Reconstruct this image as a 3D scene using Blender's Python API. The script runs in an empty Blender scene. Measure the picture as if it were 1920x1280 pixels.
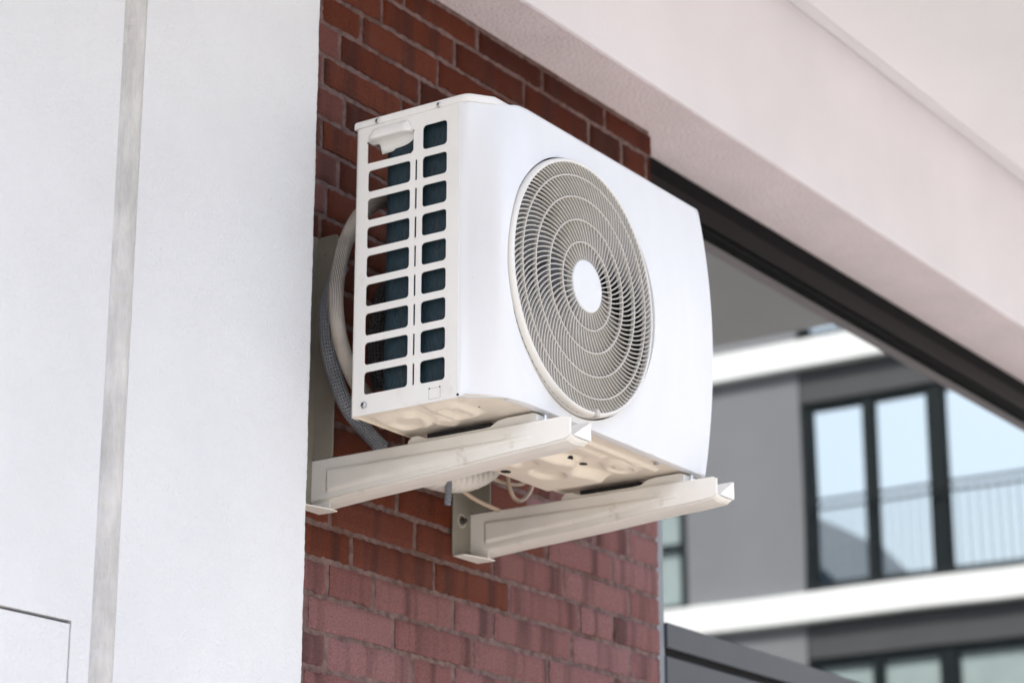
import bpy, bmesh, math, random
from mathutils import Vector, Matrix

# ------------------------------------------------------------------ camera, sky, sun, exposure
S = bpy.context.scene
COL = S.collection
R = math.radians
YAW, PITCH, ROLL = R(34.09836), R(17.53518), R(0.0802)
CAM = Vector((0.0, -2.55, 1.6))
cam_d = bpy.data.cameras.new('camera')
cam = bpy.data.objects.new('camera', cam_d)
COL.objects.link(cam)
fw = Vector((math.cos(YAW) * math.cos(PITCH), math.sin(YAW) * math.cos(PITCH), math.sin(PITCH)))
rt = Vector((math.sin(YAW), -math.cos(YAW), 0))
up = rt.cross(fw)
r2 = rt * math.cos(ROLL) + up * math.sin(ROLL)
u2 = r2.cross(fw)
m = Matrix((r2, u2, -fw)).transposed().to_4x4()
m.translation = CAM
cam.matrix_world = m
cam_d.sensor_width = 36.0
cam_d.lens = 4462.97 / 1920 * 36
cam_d.clip_end = 2000
cam_d.dof.use_dof = True
cam_d.dof.focus_distance = 3.80
cam_d.dof.aperture_fstop = 4.5
S.camera = cam

SUN_EL, SUN_AZ = R(52), R(196)          # direction to the sun: azimuth measured from +x to +y
sun_dir = Vector((math.cos(SUN_EL) * math.cos(SUN_AZ), math.cos(SUN_EL) * math.sin(SUN_AZ), math.sin(SUN_EL)))
w = bpy.data.worlds.new('World')
S.world = w
w.use_nodes = True
wn = w.node_tree
bg = wn.nodes['Background']
sky = wn.nodes.new('ShaderNodeTexSky')
sky.sky_type = 'NISHITA'
sky.sun_disc = False
sky.sun_elevation = SUN_EL
sky.sun_rotation = math.atan2(sun_dir.x, sun_dir.y)
sky.air_density = 1.0
sky.dust_density = 3.0
sky.ozone_density = 1.0
wn.links.new(sky.outputs[0], bg.inputs[0])
bg.inputs[1].default_value = 0.15
sl = bpy.data.lights.new('sun', 'SUN')
sl.energy = 4.0
sl.angle = R(0.5)
sl.color = (1.0, 0.96, 0.91)
so = bpy.data.objects.new('sun', sl)
COL.objects.link(so)
so.rotation_euler = sun_dir.to_track_quat('Z', 'Y').to_euler()
so.location = sun_dir * 40

S.view_settings.view_transform = 'Standard'
S.view_settings.look = 'None'
S.view_settings.gamma = 1
S.view_settings.exposure = 1.95
S.view_settings.use_white_balance = True
S.view_settings.white_balance_temperature = 6600
S.view_settings.white_balance_tint = 9
S.render.engine = 'CYCLES'
S.cycles.use_denoising = True
S.cycles.diffuse_bounces = 3

random.seed(7)

# ------------------------------------------------------------------ helpers
class MB:
    """Collects vertices and faces; build() links them as ONE mesh object."""
    def __init__(s):
        s.v, s.f = [], []

    def add(s, verts, faces):
        n = len(s.v)
        s.v += [tuple(p) for p in verts]
        s.f += [tuple(i + n for i in f) for f in faces]

    def box(s, x0, x1, y0, y1, z0, z1):
        s.add([(x0, y0, z0), (x1, y0, z0), (x1, y1, z0), (x0, y1, z0), (x0, y0, z1), (x1, y0, z1), (x1, y1, z1), (x0, y1, z1)],
              [(0, 3, 2, 1), (4, 5, 6, 7), (0, 1, 5, 4), (1, 2, 6, 5), (2, 3, 7, 6), (3, 0, 4, 7)])

    def prism(s, pts, axis, a, b):
        """pts: outline in the two other axes (in xyz order), extruded from a to b along axis."""
        def P(p, t):
            return {'x': (t, p[0], p[1]), 'y': (p[0], t, p[1]), 'z': (p[0], p[1], t)}[axis]
        n = len(pts)
        s.add([P(p, a) for p in pts] + [P(p, b) for p in pts],
              [tuple(range(n - 1, -1, -1)), tuple(range(n, 2 * n))] + [(i, (i + 1) % n, n + (i + 1) % n, n + i) for i in range(n)])

    def disc(s, c, r, axis, a, b, n=24):
        i = 'xyz'.index(axis)
        o = [c[j] for j in range(3) if j != i]
        s.prism([(o[0] + r * math.cos(2 * math.pi * k / n), o[1] + r * math.sin(2 * math.pi * k / n)) for k in range(n)], axis, a, b)

    def loft(s, secs, closed=False, cap=False):
        n = len(secs[0])
        fs = []
        for i in range(len(secs) - 1):
            for j in range(n if closed else n - 1):
                fs.append((i * n + j, i * n + (j + 1) % n, (i + 1) * n + (j + 1) % n, (i + 1) * n + j))
        if cap:
            fs.append(tuple(range(n - 1, -1, -1)))
            fs.append(tuple(range((len(secs) - 1) * n, len(secs) * n)))
        s.add([p for q in secs for p in q], fs)

    def build(s, name, mat, parent=None, smooth=False, bevel=0, seg=2, solid=0, fix=True):
        me = bpy.data.meshes.new(name)
        off = origin_of(parent)
        me.from_pydata([(p[0] - off[0], p[1] - off[1], p[2] - off[2]) for p in s.v], [], s.f)
        if fix:
            bm = bmesh.new()
            bm.from_mesh(me)
            bmesh.ops.recalc_face_normals(bm, faces=bm.faces)
            bm.to_mesh(me)
            bm.free()
        return link(name, me, mat, parent, smooth, bevel, seg, solid)


def origin_of(parent):
    off = Vector((0, 0, 0))
    while parent is not None:
        off += parent.location
        parent = parent.parent
    return off


def link(name, me, mat, parent=None, smooth=False, bevel=0, seg=2, solid=0):
    o = bpy.data.objects.new(name, me)
    COL.objects.link(o)
    if mat:
        me.materials.append(mat)
    if smooth:
        for p in me.polygons:
            p.use_smooth = True
    if solid:
        md = o.modifiers.new('solid', 'SOLIDIFY')
        md.thickness = solid
        md.offset = -1
    if bevel:
        md = o.modifiers.new('bevel', 'BEVEL')
        md.width = bevel
        md.segments = seg
        md.limit_method = 'ANGLE'
        md.angle_limit = R(35)
        md.harden_normals = False
        for p in me.polygons:
            p.use_smooth = True
        if hasattr(me, 'set_sharp_from_angle'):
            me.set_sharp_from_angle(angle=R(50))
    o.parent = parent
    return o


def tag(o, label, cat, group=None):
    o['label'] = label
    o['category'] = cat
    if group:
        o['group'] = group
    return o


def empty(name, loc, label, cat, group=None):
    o = bpy.data.objects.new(name, None)
    COL.objects.link(o)
    o.location = loc
    o.empty_display_size = 0.1
    return tag(o, label, cat, group)


def structure(o):
    o['kind'] = 'structure'
    return o


def plate(name, outer, holes, thick, mat, parent, place, bevel=0.0006):
    """flat sheet with holes: 2-D curve filled and extruded; place maps (u, v, w) to the world."""
    cu = bpy.data.curves.new(name, 'CURVE')
    cu.dimensions = '2D'
    cu.fill_mode = 'BOTH'
    cu.extrude = thick / 2
    cu.bevel_depth = bevel
    cu.bevel_resolution = 1
    for pts in [outer] + holes:
        sp = cu.splines.new('POLY')
        sp.points.add(len(pts) - 1)
        for q, p in zip(sp.points, pts):
            q.co = (p[0], p[1], 0, 1)
        sp.use_cyclic_u = True
    tmp = bpy.data.objects.new(name, cu)
    COL.objects.link(tmp)
    me = bpy.data.meshes.new_from_object(tmp.evaluated_get(bpy.context.evaluated_depsgraph_get()))
    bpy.data.objects.remove(tmp)
    off = origin_of(parent)
    for v in me.vertices:
        v.co = Vector(place(*v.co)) - off
    me.materials.clear()
    bm = bmesh.new()
    bm.from_mesh(me)
    bmesh.ops.remove_doubles(bm, verts=bm.verts, dist=1e-6)
    bmesh.ops.recalc_face_normals(bm, faces=bm.faces)
    bm.to_mesh(me)
    bm.free()
    return link(name, me, mat, parent)


def rrect(u0, u1, v0, v1, r, n=5):
    pts = []
    for cx, cy, a in ((u1 - r, v1 - r, 0), (u0 + r, v1 - r, 90), (u0 + r, v0 + r, 180), (u1 - r, v0 + r, 270)):
        for k in range(n + 1):
            t = R(a + 90 * k / n)
            pts.append((cx + r * math.cos(t), cy + r * math.sin(t)))
    return pts


def catmull(pts, n=8):
    P = [Vector(p) for p in pts]
    P = [2 * P[0] - P[1]] + P + [2 * P[-1] - P[-2]]
    out = []
    for i in range(1, len(P) - 2):
        for k in range(n):
            t = k / n
            a, b, c, d = P[i - 1], P[i], P[i + 1], P[i + 2]
            out.append(0.5 * ((2 * b) + (c - a) * t + (2 * a - 5 * b + 4 * c - d) * t * t + (3 * b - a - 3 * c + d) * t ** 3))
    out.append(P[-2])
    return out


def tube(name, pts, rad, mat, parent=None, n=20, flat=1.0, rib=0.0, cut=None, ripple=0):
    """tube along a smooth path with UVs (u round the tube, v along it in metres)"""
    path = catmull(pts, 14)
    bm = bmesh.new()
    uvl = bm.loops.layers.uv.new('uv')
    off = origin_of(parent)
    rings, dist, d = [], [], 0.0
    prev = None
    ref = Vector((0, 0, 1))
    for i, p in enumerate(path):
        t = (path[min(i + 1, len(path) - 1)] - path[max(i - 1, 0)]).normalized()
        if prev is None:
            a = t.orthogonal().normalized()
        else:
            a = (prev - t * prev.dot(t)).normalized()
        prev = a
        b = t.cross(a)
        if i:
            d += (p - path[i - 1]).length
        dist.append(d)
        rr = rad(i / (len(path) - 1)) if callable(rad) else rad
        rr *= 1 + ripple * math.sin(d * 260) + 0.012 * math.sin(d * 37 + 1)
        rings.append([bm.verts.new(p - off + (a * math.cos(2 * math.pi * k / n) + b * math.sin(2 * math.pi * k / n) * flat) * rr) for k in range(n)])
    for i in range(len(rings) - 1):
        for k in range(n):
            f = bm.faces.new((rings[i][k], rings[i][(k + 1) % n], rings[i + 1][(k + 1) % n], rings[i + 1][k]))
            for lp, uv in zip(f.loops, ((k / n, dist[i]), ((k + 1) / n, dist[i]), ((k + 1) / n, dist[i + 1]), (k / n, dist[i + 1]))):
                lp[uvl].uv = uv
    bm.faces.new(rings[0][::-1])
    bm.faces.new(rings[-1])
    me = bpy.data.meshes.new(name)
    bm.to_mesh(me)
    bm.free()
    return link(name, me, mat, parent, smooth=True)


def sstep(a, b, x):
    t = max(0.0, min(1.0, (x - a) / (b - a)))
    return t * t * (3 - 2 * t)

# ------------------------------------------------------------------ materials
def N(nt, kind, **kw):
    n = nt.nodes.new(kind)
    for k, v in kw.items():
        if k in n.inputs:
            n.inputs[k].default_value = v
        else:
            setattr(n, k, v)
    return n


def mat(name, color, rough=0.5, spec=0.5, metal=0.0, vary=0.0, vscale=6.0, bump=0.0, bscale=300.0, coat=0.0, dirt=None, dirt_scale=3.0, dirt_amt=(0.5, 0.75), detail=3.0, stretch=(1, 1, 1)):
    m = bpy.data.materials.new(name)
    m.use_nodes = True
    nt = m.node_tree
    b = nt.nodes['Principled BSDF']
    b.inputs['Base Color'].default_value = (*color, 1)
    b.inputs['Roughness'].default_value = rough
    b.inputs['Specular IOR Level'].default_value = spec
    b.inputs['Metallic'].default_value = metal
    b.inputs['Coat Weight'].default_value = coat
    b.inputs['Coat Roughness'].default_value = 0.08
    tc = N(nt, 'ShaderNodeTexCoord')
    mp = N(nt, 'ShaderNodeMapping')
    mp.inputs['Scale'].default_value = stretch
    nt.links.new(tc.outputs['Object'], mp.inputs[0])
    last = None
    if vary:
        nz = N(nt, 'ShaderNodeTexNoise', Scale=vscale, Detail=detail, Roughness=0.6)
        nt.links.new(mp.outputs[0], nz.inputs['Vector'])
        rp = N(nt, 'ShaderNodeValToRGB')
        lo = [c * (1 - vary) for c in color]
        hi = [min(1, c * (1 + vary * 0.6)) for c in color]
        rp.color_ramp.elements[0].position = 0.3
        rp.color_ramp.elements[0].color = (*lo, 1)
        rp.color_ramp.elements[1].position = 0.7
        rp.color_ramp.elements[1].color = (*hi, 1)
        nt.links.new(nz.outputs[0], rp.inputs[0])
        last = rp.outputs[0]
    if dirt:
        nz = N(nt, 'ShaderNodeTexNoise', Scale=dirt_scale, Detail=6.0, Roughness=0.65)
        nt.links.new(mp.outputs[0], nz.inputs['Vector'])
        rp = N(nt, 'ShaderNodeValToRGB')
        rp.color_ramp.elements[0].position = dirt_amt[0]
        rp.color_ramp.elements[0].color = (0, 0, 0, 1)
        rp.color_ramp.elements[1].position = dirt_amt[1]
        mx = N(nt, 'ShaderNodeMix', data_type='RGBA')
        nt.links.new(nz.outputs[0], rp.inputs[0])
        nt.links.new(rp.outputs[0], mx.inputs[0])
        if last:
            nt.links.new(last, mx.inputs[6])
        else:
            mx.inputs[6].default_value = (*color, 1)
        mx.inputs[7].default_value = (*dirt, 1)
        last = mx.outputs[2]
    if last:
        nt.links.new(last, b.inputs['Base Color'])
    if bump:
        nz = N(nt, 'ShaderNodeTexNoise', Scale=bscale, Detail=4.0, Roughness=0.6)
        nt.links.new(mp.outputs[0], nz.inputs['Vector'])
        bp = N(nt, 'ShaderNodeBump', Strength=1.0, Distance=bump)
        nt.links.new(nz.outputs[0], bp.inputs['Height'])
        nt.links.new(bp.outputs[0], b.inputs['Normal'])
    return m


def brick_mat():
    m = mat('brick', (0.2, 0.06, 0.035), rough=0.6, spec=0.07)
    nt = m.node_tree
    b = nt.nodes['Principled BSDF']
    at = N(nt, 'ShaderNodeAttribute', attribute_name='tint')
    sep = N(nt, 'ShaderNodeSeparateColor')
    nt.links.new(at.outputs['Color'], sep.inputs[0])
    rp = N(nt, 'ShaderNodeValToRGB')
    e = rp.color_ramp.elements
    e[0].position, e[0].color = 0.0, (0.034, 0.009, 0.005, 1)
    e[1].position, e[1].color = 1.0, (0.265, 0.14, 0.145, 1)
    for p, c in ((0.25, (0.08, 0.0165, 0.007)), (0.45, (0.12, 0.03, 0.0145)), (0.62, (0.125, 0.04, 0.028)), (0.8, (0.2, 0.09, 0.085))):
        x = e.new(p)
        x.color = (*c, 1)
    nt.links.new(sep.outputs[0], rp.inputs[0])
    tc = N(nt, 'ShaderNodeTexCoord')
    addv = N(nt, 'ShaderNodeVectorMath', operation='ADD')
    sc = N(nt, 'ShaderNodeVectorMath', operation='SCALE')
    sc.inputs[3].default_value = 37.0
    nt.links.new(at.outputs['Color'], sc.inputs[0])
    nt.links.new(tc.outputs['Object'], addv.inputs[0])
    nt.links.new(sc.outputs[0], addv.inputs[1])
    # vertical fire marks inside a brick
    mp = N(nt, 'ShaderNodeMapping')
    mp.inputs['Scale'].default_value = (20, 3, 1.6)
    nt.links.new(addv.outputs[0], mp.inputs[0])
    n1 = N(nt, 'ShaderNodeTexNoise', Scale=1.0, Detail=2.0, Roughness=0.5)
    nt.links.new(mp.outputs[0], n1.inputs['Vector'])
    r1 = N(nt, 'ShaderNodeValToRGB')
    r1.color_ramp.elements[0].position = 0.5
    r1.color_ramp.elements[0].color = (0, 0, 0, 1)
    r1.color_ramp.elements[1].position = 0.7
    r1.color_ramp.elements[1].color = (0.62, 0.62, 0.62, 1)
    nt.links.new(n1.outputs[0], r1.inputs[0])
    mx = N(nt, 'ShaderNodeMix', data_type='RGBA')
    nt.links.new(r1.outputs[0], mx.inputs[0])
    nt.links.new(rp.outputs[0], mx.inputs[6])
    mx.inputs[7].default_value = (0.026, 0.0125, 0.013, 1)
    # pale film / dusty patches
    n2 = N(nt, 'ShaderNodeTexNoise', Scale=9.0, Detail=7.0, Roughness=0.7)
    nt.links.new(tc.outputs['Object'], n2.inputs['Vector'])
    r2 = N(nt, 'ShaderNodeValToRGB')
    r2.color_ramp.elements[0].position = 0.5
    r2.color_ramp.elements[0].color = (0, 0, 0, 1)
    r2.color_ramp.elements[1].position = 0.8
    r2.color_ramp.elements[1].color = (0.16, 0.16, 0.16, 1)
    nt.links.new(n2.outputs[0], r2.inputs[0])
    mx2 = N(nt, 'ShaderNodeMix', data_type='RGBA')
    nt.links.new(r2.outputs[0], mx2.inputs[0])
    nt.links.new(mx.outputs[2], mx2.inputs[6])
    mx2.inputs[7].default_value = (0.16, 0.095, 0.092, 1)
    # fine specks
    n3 = N(nt, 'ShaderNodeTexNoise', Scale=260.0, Detail=3.0, Roughness=0.7)
    nt.links.new(tc.outputs['Object'], n3.inputs['Vector'])
    mul = N(nt, 'ShaderNodeMapRange')
    mul.inputs[1].default_value = 0.3
    mul.inputs[2].default_value = 0.7
    mul.inputs[3].default_value = 0.72
    mul.inputs[4].default_value = 1.25
    nt.links.new(n3.outputs[0], mul.inputs[0])
    mm = N(nt, 'ShaderNodeVectorMath', operation='SCALE')
    nt.links.new(mx2.outputs[2], mm.inputs[0])
    nt.links.new(mul.outputs[0], mm.inputs[3])
    nt.links.new(mm.outputs[0], b.inputs['Base Color'])
    # relief
    mp2 = N(nt, 'ShaderNodeMapping')
    mp2.inputs['Scale'].default_value = (1.0, 1.0, 0.35)
    nt.links.new(addv.outputs[0], mp2.inputs[0])
    n4 = N(nt, 'ShaderNodeTexNoise', Scale=160.0, Detail=6.0, Roughness=0.65)
    nt.links.new(mp2.outputs[0], n4.inputs['Vector'])
    bp = N(nt, 'ShaderNodeBump', Strength=1.0, Distance=0.0016)
    nt.links.new(n4.outputs[0], bp.inputs['Height'])
    nt.links.new(bp.outputs[0], b.inputs['Normal'])
    return m


def glass_mat(name, refl, tint=(1, 1, 1), dark=(0.004, 0.005, 0.006)):
    m = bpy.data.materials.new(name)
    m.use_nodes = True
    nt = m.node_tree
    nt.nodes.remove(nt.nodes['Principled BSDF'])
    out = nt.nodes['Material Output']
    g = N(nt, 'ShaderNodeBsdfGlossy', Roughness=0.0)
    g.inputs['Color'].default_value = (*tint, 1)
    d = N(nt, 'ShaderNodeBsdfDiffuse')
    d.inputs['Color'].default_value = (*dark, 1)
    tc = N(nt, 'ShaderNodeTexCoord')
    nz = N(nt, 'ShaderNodeTexNoise', Scale=0.9, Detail=1.0)
    nt.links.new(tc.outputs['Object'], nz.inputs['Vector'])
    bp = N(nt, 'ShaderNodeBump', Strength=0.6, Distance=0.0012)
    nt.links.new(nz.outputs[0], bp.inputs['Height'])
    nt.links.new(bp.outputs[0], g.inputs['Normal'])
    mx = N(nt, 'ShaderNodeMixShader')
    mx.inputs[0].default_value = refl
    nt.links.new(d.outputs[0], mx.inputs[1])
    nt.links.new(g.outputs[0], mx.inputs[2])
    nt.links.new(mx.outputs[0], out.inputs[0])
    return m


def hose_mat(name, c1, c2, nu, nv, rough=0.75, bump=0.0012):
    """woven sleeve: little cells round and along the tube"""
    m = mat(name, c1, rough=rough, spec=0.3)
    nt = m.node_tree
    b = nt.nodes['Principled BSDF']
    uv = N(nt, 'ShaderNodeUVMap', uv_map='uv')
    mp = N(nt, 'ShaderNodeMapping')
    mp.inputs['Scale'].default_value = (nu, nv, 1)
    nt.links.new(uv.outputs[0], mp.inputs[0])
    sp = N(nt, 'ShaderNodeSeparateXYZ')
    nt.links.new(mp.outputs[0], sp.inputs[0])
    def sn(src):
        a = N(nt, 'ShaderNodeMath', operation='MULTIPLY')
        a.inputs[1].default_value = 2 * math.pi
        nt.links.new(src, a.inputs[0])
        s_ = N(nt, 'ShaderNodeMath', operation='SINE')
        nt.links.new(a.outputs[0], s_.inputs[0])
        return s_.outputs[0]
    mul = N(nt, 'ShaderNodeMath', operation='MULTIPLY')
    nt.links.new(sn(sp.outputs[0]), mul.inputs[0])
    nt.links.new(sn(sp.outputs[1]), mul.inputs[1])
    lin = N(nt, 'ShaderNodeMath', operation='MULTIPLY_ADD')
    nt.links.new(sn(sp.outputs[0]), lin.inputs[0])
    lin.inputs[1].default_value = 0.8
    nt.links.new(mul.outputs[0], lin.inputs[2])
    nz = N(nt, 'ShaderNodeTexNoise', Scale=14.0, Detail=5.0)
    tc = N(nt, 'ShaderNodeTexCoord')
    nt.links.new(tc.outputs['Object'], nz.inputs['Vector'])
    mr = N(nt, 'ShaderNodeMapRange')
    mr.inputs[1].default_value = -1.6
    mr.inputs[2].default_value = 1.6
    nt.links.new(lin.outputs[0], mr.inputs[0])
    ad = N(nt, 'ShaderNodeMath', operation='MULTIPLY_ADD')
    nt.links.new(nz.outputs[0], ad.inputs[0])
    ad.inputs[1].default_value = 0.9
    sub = N(nt, 'ShaderNodeMath', operation='SUBTRACT')
    nt.links.new(mr.outputs[0], sub.inputs[0])
    sub.inputs[1].default_value = 0.4
    nt.links.new(sub.outputs[0], ad.inputs[2])
    mx = N(nt, 'ShaderNodeMix', data_type='RGBA')
    nt.links.new(ad.outputs[0], mx.inputs[0])
    mx.inputs[6].default_value = (*c2, 1)
    mx.inputs[7].default_value = (*c1, 1)
    nt.links.new(mx.outputs[2], b.inputs['Base Color'])
    bp = N(nt, 'ShaderNodeBump', Strength=1.0, Distance=bump)
    nt.links.new(lin.outputs[0], bp.inputs['Height'])
    nt.links.new(bp.outputs[0], b.inputs['Normal'])
    return m


M = dict(
    render=mat('white_render', (0.735, 0.72, 0.715), rough=0.9, spec=0.15, vary=0.08, vscale=1.6, bump=0.0036, bscale=150, detail=5),
    joint=mat('joint_mortar', (0.67, 0.66, 0.665), rough=0.95, spec=0.1, vary=0.08, vscale=20, bump=0.002, bscale=150, stretch=(1, 1, 0.4)),
    groove=mat('rough_render', (0.62, 0.59, 0.56), rough=0.95, spec=0.1, vary=0.22, vscale=30, bump=0.003, bscale=120, stretch=(1, 1, 0.3)),
    soffit=mat('soffit_render', (0.9, 0.8, 0.83), rough=0.9, spec=0.15, vary=0.06, vscale=6, bump=0.004, bscale=130, dirt=(0.42, 0.33, 0.34), dirt_scale=120, dirt_amt=(0.57, 0.8)),
    beam=mat('beam_render', (0.8, 0.755, 0.785), rough=0.9, spec=0.12, vary=0.04, vscale=3, bump=0.0008, bscale=90),
    ceil=mat('ceiling_render', (0.88, 0.865, 0.89), rough=0.9, spec=0.12, vary=0.03, vscale=2, bump=0.0008, bscale=90),
    brick=brick_mat(),
    mortar=mat('mortar', (0.18, 0.118, 0.108), rough=0.95, spec=0.2, vary=0.45, vscale=55, bump=0.003, bscale=140, dirt=(0.075, 0.026, 0.014), dirt_scale=4, dirt_amt=(0.5, 0.75)),
    white=mat('white_gloss_paint', (0.765, 0.765, 0.775), rough=0.24, spec=0.15, coat=0.0, vary=0.028, vscale=7, bump=0.0004, bscale=10, stretch=(1.6, 1.6, 0.35)),
    cream=mat('cream_paint', (0.8, 0.775, 0.74), rough=0.38, spec=0.45, vary=0.04, vscale=9, bump=0.0002, bscale=400, dirt=(0.6, 0.53, 0.44), dirt_scale=7, dirt_amt=(0.6, 0.85)),
    pan=mat('base_pan_paint', (0.88, 0.79, 0.67), rough=0.33, spec=0.5, vary=0.08, vscale=12, dirt=(0.5, 0.4, 0.28), dirt_scale=14, dirt_amt=(0.62, 0.85)),
    grille=mat('grille_plastic', (0.54, 0.505, 0.455), rough=0.4, spec=0.45, vary=0.05, vscale=20),
    rim=mat('rim_plastic', (0.75, 0.72, 0.675), rough=0.35, spec=0.45, vary=0.03, vscale=12),
    hub=mat('hub_plastic', (0.72, 0.72, 0.73), rough=0.35, spec=0.45, vary=0.01, vscale=8),
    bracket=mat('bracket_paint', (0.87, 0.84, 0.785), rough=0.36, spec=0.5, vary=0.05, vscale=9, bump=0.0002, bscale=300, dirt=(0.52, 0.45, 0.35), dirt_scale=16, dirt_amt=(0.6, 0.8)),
    rail_shade=mat('shaded_rail_paint', (0.27, 0.245, 0.2), rough=0.42, spec=0.5, vary=0.12, vscale=14, bump=0.0002, bscale=300),  # bracket paint darkened to paint in the shade near the wall
    coil=None,
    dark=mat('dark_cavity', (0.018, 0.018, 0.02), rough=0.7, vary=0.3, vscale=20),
    black=mat('black_gap', (0.008, 0.008, 0.009), rough=0.8, vary=0.2, vscale=30),
    fan=mat('fan_plastic', (0.16, 0.16, 0.168), rough=0.4, vary=0.08, vscale=10),
    steel=mat('zinc_steel', (0.55, 0.55, 0.56), rough=0.28, metal=1.0, vary=0.2, vscale=60),
    darksteel=mat('dark_bolt_steel', (0.1, 0.095, 0.09), rough=0.35, metal=1.0, vary=0.3, vscale=80),
    hose_tan=hose_mat('ribbed_hose_sleeve', (0.66, 0.59, 0.52), (0.17, 0.15, 0.135), 26, 4, bump=0.0014),
    hose_grey=hose_mat('grey_woven_sleeve', (0.5, 0.52, 0.57), (0.2, 0.21, 0.24), 16, 170, bump=0.002),
    hose_dark=hose_mat('dark_woven_sleeve', (0.12, 0.115, 0.115), (0.025, 0.025, 0.026), 14, 150, bump=0.002),
    wrap=hose_mat('white_tape_wrap', (0.78, 0.74, 0.7), (0.45, 0.4, 0.35), 1, 55, bump=0.0015),
    rubber=hose_mat('grey_foam_sleeve', (0.27, 0.29, 0.33), (0.14, 0.15, 0.17), 1, 120, bump=0.0006),
    cable=mat('cream_cable', (0.55, 0.42, 0.31), rough=0.5, vary=0.12, vscale=30),
    redtape=mat('red_tape', (0.4, 0.03, 0.03), rough=0.5, vary=0.2, vscale=60),
    frame=mat('dark_brown_aluminium', (0.0045, 0.003, 0.0033), rough=0.35, spec=0.1, vary=0.2, vscale=5, bump=0.0001, bscale=500),
    gasket=mat('black_gasket', (0.002, 0.002, 0.003), rough=0.6, spec=0.1, vary=0.2, vscale=20),
    clad=mat('grey_aluminium_cladding', (0.045, 0.05, 0.06), rough=0.3, spec=0.35, coat=0.0, vary=0.12, vscale=2.5, bump=0.0004, bscale=3),
    jamb=mat('grey_jamb', (0.2, 0.21, 0.23), rough=0.4, spec=0.5, vary=0.06, vscale=6),
    glass=glass_mat('reflective_glass', 0.27, (0.95, 1.0, 1.0)),
    wing_wall=mat('grey_render', (0.185, 0.187, 0.2), rough=0.9, vary=0.08, vscale=0.8, bump=0.004, bscale=30),
    wing_slab=mat('white_concrete', (0.8, 0.8, 0.8), rough=0.85, vary=0.04, vscale=1.5),
    wing_frame=mat('dark_teal_frame', (0.004, 0.008, 0.009), rough=0.5, spec=0.2, vary=0.15, vscale=3),
    wing_dark=mat('dark_lintel_panel', (0.045, 0.047, 0.05), rough=0.6, vary=0.1, vscale=2),
    wing_glass=glass_mat('sky_reflecting_glass', 0.76, (0.9, 0.97, 1.0), (0.02, 0.04, 0.045)),
    curtain=mat('pale_curtain_glass', (0.3, 0.36, 0.36), rough=0.2, spec=0.5, vary=0.1, vscale=3),
    rail=mat('railing_steel', (0.012, 0.014, 0.017), rough=0.5, spec=0.2, vary=0.1, vscale=10),
    paving=mat('pale_paving', (0.2, 0.193, 0.182), rough=0.9, vary=0.12, vscale=0.7, bump=0.004, bscale=20),
    slate_wall=mat('house_wall', (0.08, 0.11, 0.16), rough=0.9, vary=0.06, vscale=1),
    slate=mat('blue_slate', (0.09, 0.12, 0.17), rough=0.6, vary=0.25, vscale=4, bump=0.01, bscale=6),
    hill=mat('hill_green', (0.16, 0.2, 0.13), rough=0.95, vary=0.5, vscale=0.15, bump=0.4, bscale=0.4),
)


def coil_mat():
    m = mat('condenser_fins', (0.012, 0.05, 0.068), rough=0.5, spec=0.35)
    nt = m.node_tree
    b = nt.nodes['Principled BSDF']
    tc = N(nt, 'ShaderNodeTexCoord')
    mp = N(nt, 'ShaderNodeMapping')
    mp.inputs['Scale'].default_value = (1, 1, 0.12)
    nt.links.new(tc.outputs['Object'], mp.inputs[0])
    n1 = N(nt, 'ShaderNodeTexNoise', Scale=420.0, Detail=5.0, Roughness=0.7)
    nt.links.new(mp.outputs[0], n1.inputs['Vector'])
    rp = N(nt, 'ShaderNodeValToRGB')
    e = rp.color_ramp.elements
    e[0].position, e[0].color = 0.32, (0.002, 0.005, 0.008, 1)
    e[1].position, e[1].color = 0.72, (0.018, 0.046, 0.06, 1)
    x = e.new(0.5)
    x.color = (0.0055, 0.022, 0.032, 1)
    nt.links.new(n1.outputs[0], rp.inputs[0])
    n2 = N(nt, 'ShaderNodeTexNoise', Scale=60.0, Detail=5.0, Roughness=0.75)
    nt.links.new(tc.outputs['Object'], n2.inputs['Vector'])
    r2 = N(nt, 'ShaderNodeValToRGB')
    r2.color_ramp.elements[0].position = 0.6
    r2.color_ramp.elements[0].color = (0, 0, 0, 1)
    r2.color_ramp.elements[1].position = 0.75
    nt.links.new(n2.outputs[0], r2.inputs[0])
    mx = N(nt, 'ShaderNodeMix', data_type='RGBA')
    nt.links.new(r2.outputs[0], mx.inputs[0])
    nt.links.new(rp.outputs[0], mx.inputs[6])
    mx.inputs[7].default_value = (0.05, 0.045, 0.04, 1)
    nt.links.new(mx.outputs[2], b.inputs['Base Color'])
    bp = N(nt, 'ShaderNodeBump', Strength=0.8, Distance=0.0012)
    nt.links.new(n1.outputs[0], bp.inputs['Height'])
    nt.links.new(bp.outputs[0], b.inputs['Normal'])
    return m


M['coil'] = coil_mat()

# ------------------------------------------------------------------ setting: ground
g = MB()
g.add([(-400, -400, 0), (400, -400, 0), (400, 400, 0), (-400, 400, 0)], [(0, 1, 2, 3)])
structure(g.build('ground', M['paving']))

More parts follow.
